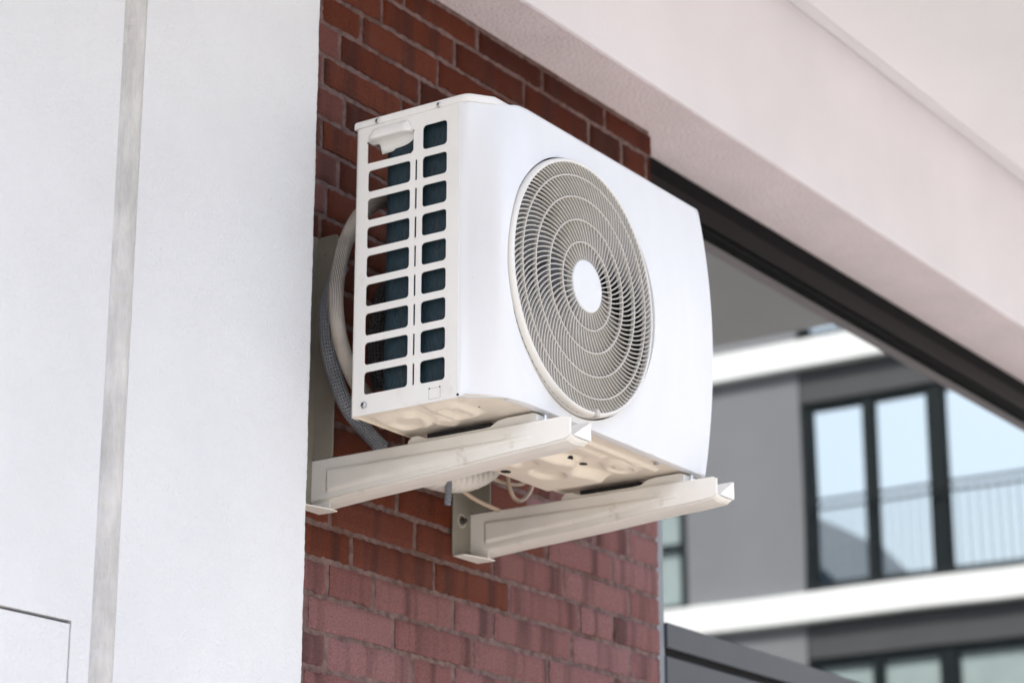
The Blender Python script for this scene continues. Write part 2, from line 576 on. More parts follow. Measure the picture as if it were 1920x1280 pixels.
# ------------------------------------------------------------------ brick wall
ZT, CH, JT = 3.685, 0.06318, 0.0105
ROWS = {0: [3.3945, 3.6445, 3.8863, 4.1348], 1: [3.0772, 3.3221, 3.5646, 3.815, 4.0679, 4.2034, 4.3121], 2: [3.138, 3.2619, 3.5076, 3.757, 4.007, 4.257],
        3: [3.1965, 3.4474, 3.697, 3.947, 4.197], 4: [3.148, 3.3901, 3.64, 3.89, 4.14], 6: [2.96, 3.1497, 3.40, 3.65, 3.9, 4.15], 7: [3.2007, 3.45, 3.7, 3.95, 4.2],
        5: [3.09, 3.215, 3.465, 3.715, 3.965, 4.215], 15: [3.33, 3.58, 3.83, 4.0812, 4.2126], 16: [3.1476, 3.3976, 3.6476, 3.8976, 4.1448],
        17: [3.2019, 3.453, 3.7061, 3.9594, 4.2132], 18: [3.0143, 3.2652, 3.5159, 3.7643, 4.0168, 4.1437], 19: [3.0655, 3.1982, 3.3308, 3.5753, 3.7088, 3.9869, 4.2113],
        20: [3.1443, 3.3922, 3.6426, 3.8997, 4.1458], 21: [3.2004, 3.4527, 3.5801, 3.83, 4.08, 4.2], 22: [3.138, 3.39, 3.64, 3.89, 4.14]}
X0B, X1B = 2.60, 4.332
bw = empty('brick_wall', (3.4, 0, 0), 'dark red brick wall pier behind the air conditioner', 'wall')
mo = MB()
mo.box(X0B, X1B - 0.006, 0.0045, 0.30, 0.0, ZT - 0.0005)
mo.build('mortar', M['mortar'], bw)

rnd = random.Random(11)


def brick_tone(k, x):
    """brick tone with soffit shade and sky sheen painted in by course: 0 dark brown, 0.45 orange red, 1 pale mauve"""
    side = sstep(3.55, 3.95, x)  # lower courses paled for sky sheen, top ones darkened for soffit shade
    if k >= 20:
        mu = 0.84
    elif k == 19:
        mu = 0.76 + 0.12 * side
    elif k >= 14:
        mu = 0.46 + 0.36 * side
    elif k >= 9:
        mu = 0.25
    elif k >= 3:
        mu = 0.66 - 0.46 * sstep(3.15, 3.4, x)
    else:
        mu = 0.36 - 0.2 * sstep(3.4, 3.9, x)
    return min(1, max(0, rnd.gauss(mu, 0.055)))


bm = bmesh.new()
cl = bm.loops.layers.float_color.new('tint')

for k in range(0, 58):
    zt = ZT - k * CH - (0.013 if k == 0 else JT / 2)
    zb = ZT - (k + 1) * CH + JT / 2
    if zb < 0.01:
        break
    J = ROWS.get(k)
    if J is None:
        o = 3.148 if k % 2 else 3.2
        o += rnd.uniform(-0.04, 0.04)
        J = [o + 0.25 * i for i in range(5) if o + 0.25 * i < 4.3]
    J = list(J)
    while J[0] > X0B + 0.05:
        J.insert(0, J[0] - 0.25)
    J.append(X1B + JT / 2)
    for a, b in zip(J[:-1], J[1:]):
        x0, x1 = a + JT / 2 + rnd.uniform(-.0012, .0012), b - JT / 2 + rnd.uniform(-.0012, .0012)
        if b == J[-1]:
            x1 = X1B + rnd.uniform(-.001, .001)
        x0 = max(x0, X0B)
        if x1 - x0 < 0.012:
            continue
        dy = rnd.uniform(-0.0012, 0.0012)
        nx = max(2, int((x1 - x0) / 0.009))
        nz = 7
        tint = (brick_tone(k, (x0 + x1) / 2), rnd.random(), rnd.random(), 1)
        z0, z1 = zb + rnd.uniform(-.001, .001), zt + rnd.uniform(-.001, .001)
        grid = []
        for i in range(nx + 1):
            colv = []
            for j in range(nz + 1):
                u, v = i / nx, j / nz
                x = x0 + (x1 - x0) * u
                z = z0 + (z1 - z0) * v
                ex = min(x - x0, x1 - x, z - z0, z1 - z)
                y = dy
                if ex < 1e-6:
                    y += 0.0022 + rnd.uniform(0, 0.0022)
                    x += rnd.uniform(-.0009, .0009)
                    z += rnd.uniform(-.0018, .0018)
                colv.append(bm.verts.new((x - 3.4, y, z)))
            grid.append(colv)
        fs = []
        for i in range(nx):
            for j in range(nz):
                fs.append(bm.faces.new((grid[i][j], grid[i + 1][j], grid[i + 1][j + 1], grid[i][j + 1])))
        # sides going back into the joint
        rim = [grid[i][0] for i in range(nx + 1)] + [grid[nx][j] for j in range(1, nz + 1)] + [grid[i][nz] for i in range(nx - 1, -1, -1)] + [grid[0][j] for j in range(nz - 1, 0, -1)]
        back = [bm.verts.new((q.co.x, 0.02, q.co.z)) for q in rim]
        for i in range(len(rim)):
            j = (i + 1) % len(rim)
            fs.append(bm.faces.new((rim[j], rim[i], back[i], back[j])))
        for f in fs:
            f.smooth = True
            for lp in f.loops:
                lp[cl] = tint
me = bpy.data.meshes.new('bricks')
bm.to_mesh(me)
bm.free()
me.set_sharp_from_angle(angle=R(40))
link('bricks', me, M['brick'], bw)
# right-hand return of the pier
rt_ = MB()
rt_.box(X1B - 0.005, X1B - 0.001, 0.03, 0.30, 0.0, ZT - 0.001)
rt_.build('brick_return', M['mortar'], bw)

# ------------------------------------------------------------------ white rendered wall on the left
PY = -0.15
rw = empty('rendered_wall', (2.0, PY, 0), 'white rough plastered wall with a vertical groove at the left', 'wall')


def panel_wall(name, x0, x1, z0, z1, y, mt, jag_right=False):
    b_ = MB()
    b_.box(x0, x1, y, 0.3, z0, z1)
    return b_.build(name, mt, rw, bevel=0.004, seg=2)


GX0, GX1 = 2.466, 2.5165
# left leaf with the access panel opening (x < 2.4265, z < 2.242)
AX, AZ = 2.4268, 2.2422
wl = MB()
wl.box(-8, GX0, PY, 0.3, AZ, 4.12)
wl.box(AX, GX0, PY, 0.3, 0, AZ)
wl.box(-8, AX, PY + 0.03, 0.3, 0, AZ)
wl.build('left_leaf', M['render'], rw)
# right leaf, its free corner slightly ragged
rl = MB()
secs = []
rj = random.Random(3)
nz = 700
for i in range(nz + 1):
    z = 4.12 * i / nz
    jx = rj.uniform(-.0012, .0012) + 0.0008 * math.sin(z * 37)
    secs.append([(GX1, 0.3, z), (GX1, PY, z), (2.943, PY, z), (2.9465 + jx * 0.6, PY + 0.001, z), (2.9485 + jx, PY + 0.004, z), (2.9485, 0.3, z)])
rl.loft(secs, closed=True, cap=True)
rl.build('right_leaf', M['render'], rw)
gr = MB()
secs = []
for i in range(401):
    z = 4.12 * i / 400
    j1, j2 = rj.uniform(-.0012, .0012), rj.uniform(-.0015, .0015)
    secs.append([(GX0 - 0.002, PY + 0.0035, z), (GX0 + 0.004 + j1, PY + 0.018, z), (GX0 + 0.022 + j2, PY + 0.024 + j1, z), (GX0 + 0.031 + j1, PY + 0.021 + j2, z), (GX1 + 0.002, PY + 0.0015 + j1 * .3, z)])
gr.loft([q[:3] for q in secs])
gj = gr.build('expansion_joint', M['joint'], rw)
gr = MB()
gr.loft([q[2:] for q in secs])
gr.build('joint_edge', M['groove'], gj)
ap = MB()
ap.box(1.2, AX - 0.0022, PY + 0.001, PY + 0.022, 0.6, AZ - 0.0045)
tag_ap = ap.build('access_panel', M['render'], rw, bevel=0.0012)

# ------------------------------------------------------------------ lintel beam and balcony slab overhead
BY = -0.1385
bmx = MB()
bmx.box(-8, 24, BY, 0.30, ZT + 0.002, 4.1495)
be = empty('soffit_beam', (3, 0, ZT), 'pinkish plastered beam with a speckled underside above the brick wall', 'beam')
bmx.build('beam_face', M['beam'], be, bevel=0.004)
un = MB()
un.box(-8, 24, BY + 0.0045, 0.29, ZT - 0.0005, ZT + 0.001)
un.build('beam_underside', M['soffit'], be)
SY = -1.6
cs = empty('balcony_slab', (3, SY, 4.12), 'smooth white underside of the balcony slab overhanging the wall', 'balcony')
sb_ = MB()
sb_.box(-8, 7.06, SY, BY - 0.055, 4.12, 4.38)
sb_.box(-8, 7.055, BY - 0.0552, 0.30, 4.150, 4.378)
sb_.build('slab', M['ceil'], cs, bevel=0.009, seg=3)
uw = MB()
uw.box(-8, 24, 0.05, 0.32, 4.3805, 12.0)
tag(uw.build('upper_wall', M['render']), 'rendered upper storey wall above the balcony slab', 'wall')

# ------------------------------------------------------------------ window right of the brick pier
FY, GYY = 0.0619, 0.082
wd = empty('window', (5.5, FY, 2.6), 'wide dark framed window reflecting a balconied building, right of the brick pier', 'window')
fr = MB()
fr.box(4.335, 12, FY - 0.004, 0.13, 3.578, 3.628)
fr.build('frame', M['frame'], wd, bevel=0.003)
fr = MB()
fr.box(4.335, 12, FY + 0.012, 0.13, 3.630, ZT - 0.003)
fr.build('head_gap', M['gasket'], wd, bevel=0.002)
fr = MB()
fr.box(4.337, 12, FY + 0.004, 0.125, 3.566, 3.5775)
fr.build('gasket', M['gasket'], wd)
fr = MB()
fr.box(4.333, 4.4545, FY, 0.13, 0.1, 3.5655)
fr.build('jamb', M['jamb'], wd, bevel=0.002)
gl = MB()
gl.box(4.4555, 12, GYY, GYY + 0.012, 2.55, 3.5655)
gl.build('pane', M['glass'], wd)
cp = empty('metal_cladding', (5.5, FY, 2.0), 'dark grey metal panel with a horizontal slot below the window pane', 'panel')
c1 = MB()
c1.box(4.4555, 12, FY - 0.006, GYY - 0.002, 2.5285, 2.585)
c1.build('sill_rail', M['clad'], cp, bevel=0.0025)
c1 = MB()
c1.box(4.4555, 12, FY - 0.004, 0.078, 0.2, 2.5115)
c1.build('lower_panel', M['clad'], cp, bevel=0.0025)
c1 = MB()
c1.box(4.4555, 12, FY + 0.012, 0.079, 2.5116, 2.5284)
c1.build('slot', M['black'], cp)
rm = MB()
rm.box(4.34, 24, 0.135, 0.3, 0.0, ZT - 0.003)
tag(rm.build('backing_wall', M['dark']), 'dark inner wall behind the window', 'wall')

# ------------------------------------------------------------------ wing across the yard (seen in the pane)
WX = 24.0
DYM = 2 * GYY - 2 * 0.0619
wg = empty('apartment_building', (WX, -8, 0), 'grey apartment building with white balcony slabs mirrored in the window', 'building')
wm = MB()
def WY(y):
    return y + DYM
STOREY = 2.985
for s in range(-2, 4):
    zf = 7.03 + s * STOREY          # top of the slab
    zc = zf + 2.655                 # underside of the next slab
    wm.box(WX, WX + 5, WY(-11.06), WY(-9.53), zf, zc)
    wm.box(WX, WX + 5, WY(-40), WY(-12.3), zf, zc)
    wm.box(WX, WX + 5, WY(-6.45), -0.2, zf, zc)
    wm.box(WX + 0.02, WX + 5, WY(-12.3), WY(-11.06), zf + 1.25, zc)
wm.build('wall', M['wing_wall'], wg)
sm_ = MB()
for s in range(-2, 5):
    zf = 7.03 + s * STOREY
    sm_.box(WX - 0.12, WX + 5, -40, -0.25, zf - 0.33, zf)
sm_.build('balcony_slab', M['wing_slab'], wg, bevel=0.01)
rf = MB()
rf.box(WX - 0.3, WX + 6, -40.3, -0.2, 7.03 + 4 * STOREY + 0.001, 7.03 + 4 * STOREY + 0.3)
rf.build('roof', M['wing_dark'], wg)
for s in (-1, 0, 1):
    zf = 7.03 + s * STOREY
    lb = MB()
    lb.box(WX + 0.015, WX + 0.4, WY(-9.52), WY(-6.46), zf + 2.25, zf + 2.652)
    lb.build('lintel', M['wing_dark'], wg)
    f = MB()
    for y0, y1 in ((-9.52, -9.42), (-8.76, -8.63), (-7.96, -7.75), (-6.62, -6.46)):
        f.box(WX + 0.05, WX + 0.2, WY(y0), WY(y1), zf, zf + 2.245)
    for z0, z1 in ((zf + 0.002, zf + 0.08), (zf + 2.16, zf + 2.246)):
        for y0, y1 in ((-9.42, -8.76), (-8.63, -7.96), (-7.75, -6.62)):
            f.box(WX + 0.055, WX + 0.19, WY(y0) + 0.001, WY(y1) - 0.001, z0, z1)
    wfr = f.build('window_frame', M['wing_frame'], wg, bevel=0.008)
    for y0, y1 in ((-9.42, -8.76), (-8.63, -7.96), (-7.75, -6.62)):
        p = MB()
        p.box(WX + 0.12, WX + 0.13, WY(y0) + 0.002, WY(y1) - 0.002, zf + 0.081, zf + 2.159)
        p.build('pane', M['curtain'] if s < 0 else M['wing_glass'], wfr)
    # left-hand tall window
    f = MB()
    f.box(WX + 0.01, WX + 0.15, WY(-11.16), WY(-11.07), zf + 0.01, zf + 1.249)
    f.box(WX + 0.011, WX + 0.15, WY(-12.3), WY(-11.161), zf + 0.01, zf + 0.07)
    f.box(WX + 0.012, WX + 0.15, WY(-12.3), WY(-11.161), zf + 0.74, zf + 0.80)
    lf = f.build('side_window_frame', M['wing_frame'], wg)
    p = MB()
    p.box(WX + 0.08, WX + 0.1, WY(-12.3), WY(-11.162), zf + 0.072, zf + 1.248)
    p.build('pane', M['curtain'], lf)
    ra = MB()
    ra.box(WX - 0.08, WX - 0.05, WY(-9.5), WY(-6.4), zf + 1.03, zf + 1.06)
    ra.box(WX - 0.07, WX - 0.05, WY(-9.5), WY(-6.4), zf + 0.06, zf + 0.09)
    n = 26
    for i in range(n + 1):
        y = WY(-9.49 + 3.08 * i / n)
        ra.box(WX - 0.064, WX - 0.056, y, y + 0.007, zf + 0.001, zf + 1.019)
    ra.build('railing', M['rail'], wg)

# house and hill that the far panes mirror
hs = empty('gabled_house', (-3, -23.100, 0), 'house with a steep slate gable facing the yard', 'house')
h = MB()
h.box(-7, 0, -27.100, -21.100, 0, 12.3)
h.build('wall', M['slate_wall'], hs)
h = MB()
h.prism([(-20.600, 12.35), (-23.300, 15.2), (-27.700, 12.2), (-27.700, 11.9), (-23.300, 14.8), (-20.600, 12.05)], 'x', -7.4, 0.4)
h.build('roof', M['slate'], hs)
h = MB()
h.prism([(-21.101, 12.301), (-23.300, 14.75), (-27.099, 12.301)], 'x', -6.9, -0.002)
h.build('gable', M['slate_wall'], hs)
hf = MB()
hf.box(-0.003, 0.05, -22.700, -22.000, 11.2, 12.6)
hfo = hf.build('window_frame', M['wing_slab'], hs)
hf = MB()
hf.box(0.0505, 0.06, -22.620, -22.080, 11.28, 12.52)
hf.build('pane', M['curtain'], hfo)
hl = MB()
secs = []
for i in range(61):
    a = R(150 + 2.2 * i)
    hh = 45 + 7 * math.sin(i * 0.9) + 4 * math.sin(i * 2.3 + 1)
    secs.append([(r_ * math.cos(a), r_ * math.sin(a), z_) for r_, z_ in ((150, -1), (165, hh * 0.6), (185, hh), (230, hh * 1.05), (260, -1))])
hl.loft(secs)
structure(hl.build('hills', M['hill'], None, smooth=True))

# ------------------------------------------------------------------ air conditioner
XL, XR = 3.003, 3.683
ZB, ZS, ZTOP = 2.6726, 3.185, 3.200
YB, YS = -0.192, -0.411
ac = empty('air_conditioner', (3.343, -0.33, 2.6526), 'white outdoor air conditioning unit on brackets on the brick wall', 'air conditioner')
FCX, FCZ, FR = 3.2460, 2.9095, 0.2272


def ybulge(z):
    d = (z - 2.925) / 0.2525
    return -0.5045 + 0.0225 * d * d


def section(z):
    """front cover outline at height z as control points (x, y): seam, edge, chamfer, front"""
    d = (z - 2.925) / 0.2525
    k = min(1.0, max(0.0, (z - ZB) / (ZS - ZB)))
    yf = ybulge(z)
    e = (3.0186 * (1 - k) ** 6 + 3.0058 * (1 - (1 - k) ** 6), -0.4245)
    t = min(1.0, d * d) ** 0.8
    c1_ = (3.0060 + (0.0315 + 0.002 * k) * t, yf + 0.024 + 0.002 * t + 0.006 * k * t)
    c2_ = (3.0135 + (0.036 + 0.006 * k) * t, yf + 0.0065 + 0.004 * t + 0.007 * k * t)
    return [(XL + 0.0006, YS + 0.0008), (XL + 0.0008, YS - 0.006), e, c1_, c2_, (3.085, yf + 0.002)]


def cover(s, z):
    """point on the front cover; s = unrolled distance, 0 where the flat front begins (x = 3.085)"""
    zz = min(z, 3.187)
    if s >= 0:
        return (3.085 + s, ybulge(zz) + 0.002 * max(0, 1 - s / 0.03), z)
    pts = section(zz)
    L = [0]
    for a, b in zip(pts[:-1], pts[1:]):
        L.append(L[-1] + math.hypot(b[0] - a[0], b[1] - a[1]))
    t = L[-1] * (1 + s / 0.115)
    t = max(0, min(L[-1], t))
    def at(t):
        for i in range(len(L) - 1):
            if t <= L[i + 1]:
                q = (t - L[i]) / (L[i + 1] - L[i])
                return (pts[i][0] + (pts[i + 1][0] - pts[i][0]) * q, pts[i][1] + (pts[i + 1][1] - pts[i][1]) * q)
        return pts[-1]
    w_ = 0.005
    if t > L[3] - 0.012:
        w_ = 0.013
    ts = [max(0, t - w_), max(0, t - w_ / 2), t, min(L[-1], t + w_ / 2), min(L[-1], t + w_)]
    if t < 0.001:
        ts = [t]
    q = [at(x) for x in ts]
    return (sum(a[0] for a in q) / len(q), sum(a[1] for a in q) / len(q), z)


def x2s(x):
    return x - 3.085


fp = MB()
SC, SR, SL = x2s(FCX), x2s(XR), -0.115
NA = 192
# angles incl. the corners of the rectangle
def hit(a):
    dx, dz = math.cos(a), math.sin(a)
    t = 1e9
    if dx > 1e-9:
        t = min(t, (SR - SC) / dx)
    if dx < -1e-9:
        t = min(t, (SL - SC) / dx)
    if dz > 1e-9:
        t = min(t, (3.187 - FCZ) / dz)
    if dz < -1e-9:
        t = min(t, (ZB - FCZ) / dz)
    return t
corner = [math.atan2(zz - FCZ, ss - SC) % (2 * math.pi) for zz in (ZB, 3.187) for ss in (SL, SR)]
angs = sorted([2 * math.pi * k / NA for k in range(NA)] + corner)
rings = []
NR = 26
hole = []
def s_of_x(x, z):
    if x >= 3.085:
        return x - 3.085
    lo_, hi_ = SL, 0.0
    for _ in range(40):
        md = (lo_ + hi_) / 2
        if cover(md, z)[0] < x:
            lo_ = md
        else:
            hi_ = md
    return (lo_ + hi_) / 2
for a in angs:
    T = hit(a)
    colr = []
    for j in range(NR + 1):
        u = j / NR
        r = FR + (T - FR) * u
        s_, z_ = SC + r * math.cos(a), FCZ + r * math.sin(a)
        if s_ < 0.02:
            e_ = s_of_x(FCX + r * math.cos(a), z_)
            s_ = e_ + (s_ - e_) * min(1, u * 1.6) if s_ < 0 else s_
        x, y, z = cover(s_, z_)
        # swelling lip round the fan opening
        dd = r - FR
        if dd < 0.02:
            y -= 0.0015 * math.cos(dd / 0.02 * math.pi / 2) ** 2
        colr.append((x, y, z))
    hole.append(colr[0])
    rings.append(colr)
fp.loft([r_ for r_ in rings] + [rings[0]])
# inward return of the fan opening
fp.loft([[p, (p[0] + 0.0015 * math.cos(a), p[1] + 0.012, p[2] + 0.0015 * math.sin(a))] for p, a in zip(hole + [hole[0]], angs + [angs[0]])])
# top edge rolling over towards the lid, and bottom return lip
ss = [SL + (SR - SL) * i / 120 for i in range(121)]
top = []
for s_ in ss:
    x, y, z = cover(s_, 3.187)
    k = min(1, max(0, (s_ + 0.02) / 0.05))
    if s_ >= -0.06:
        k = sstep(-0.045, 0.03, s_)
        top.append([(x, y, z - 0.0004), (x, y + 0.003 * k, z + 0.0055 * k), (x, y + 0.008 * k, z + 0.0095 * k), (x, y + 0.016 * k, z + 0.012 * k), (x, y + 0.026, z + 0.0128 * k)])
fp.loft(top)
bot = []
for s_ in ss:
    x, y, z = cover(s_, ZB)
    x2 = min(max(x, XL + 0.004), XR - 0.002)
    dy = 0.016 if s_ > -0.02 else 0.003
    dx = 0 if s_ > -0.02 else 0.004
    bot.append([(x, y, z), (x + dx * .3, y + 0.002, z - 0.0012), (x2 + dx, y + dy, z - 0.001), (x2 + dx, y + dy, z + 0.01)])
fp.loft(bot)
# right-hand side return
rs = []
for i in range(41):
    z = ZB + (3.187 - ZB) * i / 40
    y = ybulge(z)
    rs.append([(XR, y, z), (XR + 0.0015, y + 0.003, z), (XR + 0.002, y + 0.007, z), (XR + 0.002, YS, z)])
fp.loft(rs)
fpo = fp.build('front_panel', M['white'], ac, smooth=True, fix=False)
_bm = bmesh.new()
_bm.from_mesh(fpo.data)
bmesh.ops.remove_doubles(_bm, verts=_bm.verts, dist=0.0002)
bmesh.ops.recalc_face_normals(_bm, faces=_bm.faces)
_bm.to_mesh(fpo.data)
_bm.free()
for p_ in fpo.data.polygons:
    p_.use_smooth = True
fpo.data.set_sharp_from_angle(angle=R(48))

# left side panel with its windows
holes = []
RZ = [(3.1036 - 0.05133 * i) for i in range(8)]
for i, zt in enumerate(RZ):
    holes.append(rrect(-0.3095, -0.219, zt - 0.0395, zt, 0.0065))
    holes.append(rrect(-0.3852, -0.334, zt - 0.0395, zt, 0.0068))
    holes.append(rrect(-0.3236, -0.3188, zt - 0.0395, zt - 0.001, 0.0022, 3))
holes.append(rrect(-0.3852, -0.334, 3.116, 3.1605, 0.0075))
holes.append([(-0.3168, 3.1575), (-0.2145, 3.1575), (-0.2145, 3.1545), (-0.217, 3.1535), (-0.217, 3.1165), (-0.3105, 3.1155), (-0.3155, 3.1205), (-0.3155, 3.1545), (-0.318, 3.1555)])
sp = plate('side_panel', rrect(YS + 0.0006, YB - 0.006, ZB - 0.002, ZS - 0.0006, 0.003, 3), holes, 0.0012, M['cream'], ac,
           lambda u, v, w_: (XL + 0.001 + w_, u, v), bevel=0.0005)
wr = MB()   # rear corner of the side panel bends round, with a lip at the foot
secs = []
for z in (ZB - 0.002, ZS - 0.0006):
    q = []
    for k in range(7):
        t = R(90 * k / 6)
        q.append((XL + 0.0072 - 0.0072 * math.cos(t), YB - 0.006 + 0.0068 * math.sin(t), z))
    q.append((XL + 0.022, YB + 0.0008, z))
    secs.append(q)
wr.loft(secs)
wr.build('rear_flange', M['cream'], sp, smooth=True, solid=0.001)
kn = MB()
ky0, ky1, kz0, kz1 = -0.3768, -0.3535, 2.6755, 2.694
for a in ((ky0, ky1, kz0, kz0 + 0.0005), (ky0, ky0 + 0.0006, kz0, kz1), (ky1 - 0.0006, ky1, kz0, kz1), (ky0, ky1, kz1 - 0.0006, kz1)):
    kn.box(XL - 0.00022, XL + 0.0012, a[0], a[1], a[2], a[3])
kn.build('knockout_outline', mat('knockout_grey', (0.3, 0.29, 0.28), vary=0.1), sp)
for y, z, r in ((ky0 + 0.0012, kz1, 0.0014), (ky1 - 0.0012, kz1, 0.0014), (YS, 2.675, 0.0022)):
    kn = MB()
    kn.disc((XL, y, z), r, 'x', XL - 0.0005, XL + 0.001, 10)
    kn.build('notch', M['black'], sp)

# grip: a hood over the top-left opening with a lip curling inwards
hd = MB()
y0h, y1h = -0.3135, -0.2195
secs = []
for i in range(29):
    t = i / 28
    y = y1h + (y0h - y1h) * t
    e = min(t, 1 - t) / 0.16
    k = math.sin(min(1, e) * math.pi / 2) ** 0.8
    lip = 0.0195 * sstep(0.17, 0.20, t) * math.sqrt(max(0, 1 - max(0, (t - 0.5) / 0.46) ** 3)) * (1 - 0.12 * max(0, t - 0.2))
    ztp = 3.1572 + 0.0232 * k
    o = 0.0115 * k
    row = [(XL + 0.0005, y, ztp), (XL - o * 0.35, y, ztp - 0.006 * k), (XL - o * 0.75, y, ztp - 0.013 * k), (XL - o, y, 3.1585 + 0.001 * k), (XL - o * 0.96, y, 3.1562), (XL - o * 0.6, y, 3.1552)]
    yi = y if 0.16 < t < 0.94 else y
    row += [(XL + 0.006, yi, 3.1548), (XL + 0.0095, yi, 3.1535 - lip * 0.12), (XL + 0.0085, yi, 3.1535 - lip * 0.3), (XL + 0.0105, yi, 3.1535 - lip * 0.5), (XL + 0.012, yi, 3.1530 - lip)]
    secs.append(row)
hd.loft(secs)
hd.build('grip', M['cream'], sp, smooth=True, solid=0.0012)

# lid
ld = MB()
lo = [(XL - 0.0012, YB + 0.004), (XL - 0.0014, -0.4085), (XL + 0.0006, -0.4225), (XL + 0.005, -0.4293), (3.0435, -0.4555), (3.082, -0.4565), (XR + 0.002, -0.4525), (XR + 0.003, YB + 0.004)]
def inset(poly, d):
    out = []
    n = len(poly)
    for i in range(n):
        a, b, c = Vector(poly[i - 1]), Vector(poly[i]), Vector(poly[(i + 1) % n])
        e1, e2 = (b - a).normalized(), (c - b).normalized()
        n1, n2 = Vector((-e1.y, e1.x)), Vector((-e2.y, e2.x))
        bis = (n1 + n2).normalized()
        out.append(b + bis * d / max(0.4, bis.dot(n1)))
    return [(p.x, p.y) for p in out]
secs = []
for z, d in ((ZS - 0.0002, 0), (ZS + 0.009, 0), (ZS + 0.0122, 0.0008), (ZS + 0.0142, 0.0026), (ZS + 0.015, 0.0055)):
    secs.append([(p[0], p[1], z) for p in inset(lo, d)])
ld.loft(secs, closed=True, cap=True)
ldo = ld.build('lid', M['cream'], ac, bevel=0.0012, seg=1)


def screw(y, z, parent, r=0.0052):
    s_ = MB()
    prof = [(0.0, r * 1.02), (-0.0012, r), (-0.0028, r * 0.82), (-0.0036, r * 0.45), (-0.0038, 0.0004)]
    secs = []
    for dx, rr in prof:
        secs.append([(XL - 0.0012 + dx, y + rr * math.cos(2 * math.pi * k / 20), z + rr * math.sin(2 * math.pi * k / 20)) for k in range(20)])
    s_.loft(secs, closed=True)
    o = s_.build('screw', M['steel'], parent, smooth=True)
    c = MB()
    c.box(XL - 0.0053, XL - 0.0046, y - 0.0023, y + 0.0023, z - 0.0006, z + 0.0006)
    c.box(XL - 0.00535, XL - 0.0046, y - 0.0006, y + 0.0006, z - 0.0023, z + 0.0023)
    c.build('cross_slot', M['black'], parent)
    return o


screw(-0.2389, 3.1908, ldo)
screw(-0.3689, 3.1898, ldo)
screw(-0.2215, 2.6873, sp, 0.0056)
for y0, y1 in ((-0.2525, -0.228), (-0.383, -0.357)):
    tb = MB()
    tb.box(XL - 0.0020, XL - 0.0013, y0, y1, ZS + 0.0004, ZS + 0.0085)
    tb.build('screw_tab', M['cream'], ldo, bevel=0.0004, seg=1)

# right side and back
sd = MB()
sd.box(XR - 0.001, XR + 0.001, YS + 0.0005, YB, ZB, ZS - 0.001)
sd.box(XR - 0.06, XR - 0.0012, YB - 0.001, YB + 0.0008, ZB, ZS - 0.001)
sd.build('right_panel', M['cream'], ac, bevel=0.0005)

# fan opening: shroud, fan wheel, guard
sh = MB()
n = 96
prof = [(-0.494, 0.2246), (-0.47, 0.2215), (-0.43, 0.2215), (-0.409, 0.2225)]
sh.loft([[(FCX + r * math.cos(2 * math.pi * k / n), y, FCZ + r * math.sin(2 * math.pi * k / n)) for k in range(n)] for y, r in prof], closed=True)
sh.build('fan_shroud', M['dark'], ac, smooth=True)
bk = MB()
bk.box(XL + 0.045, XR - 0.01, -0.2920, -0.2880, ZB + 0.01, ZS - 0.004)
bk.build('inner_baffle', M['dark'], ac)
fanroot = MB()
fanroot.disc((FCX, 0, FCZ), 0.055, 'y', -0.452, -0.36, 32)
fw_ = fanroot.build('fan_wheel', M['fan'], ac, bevel=0.006)
for bl in range(3):
    b_ = MB()
    secs = []
    for i in range(15):
        r = 0.05 + 0.158 * i / 14
        row = []
        for j in range(13):
            t = j / 12
            a = R(120 * bl + 25) + R(92) * (t - 0.5) + 0.9 * (r - 0.05) * 2
            y = -0.445 + 0.075 * t + 0.01 * math.sin(math.pi * t)
            row.append((FCX + r * math.cos(a), y, FCZ + r * math.sin(a)))
        secs.append(row)
    b_.loft(secs)
    b_.build('blade', M['fan'], fw_, smooth=True, solid=0.003)

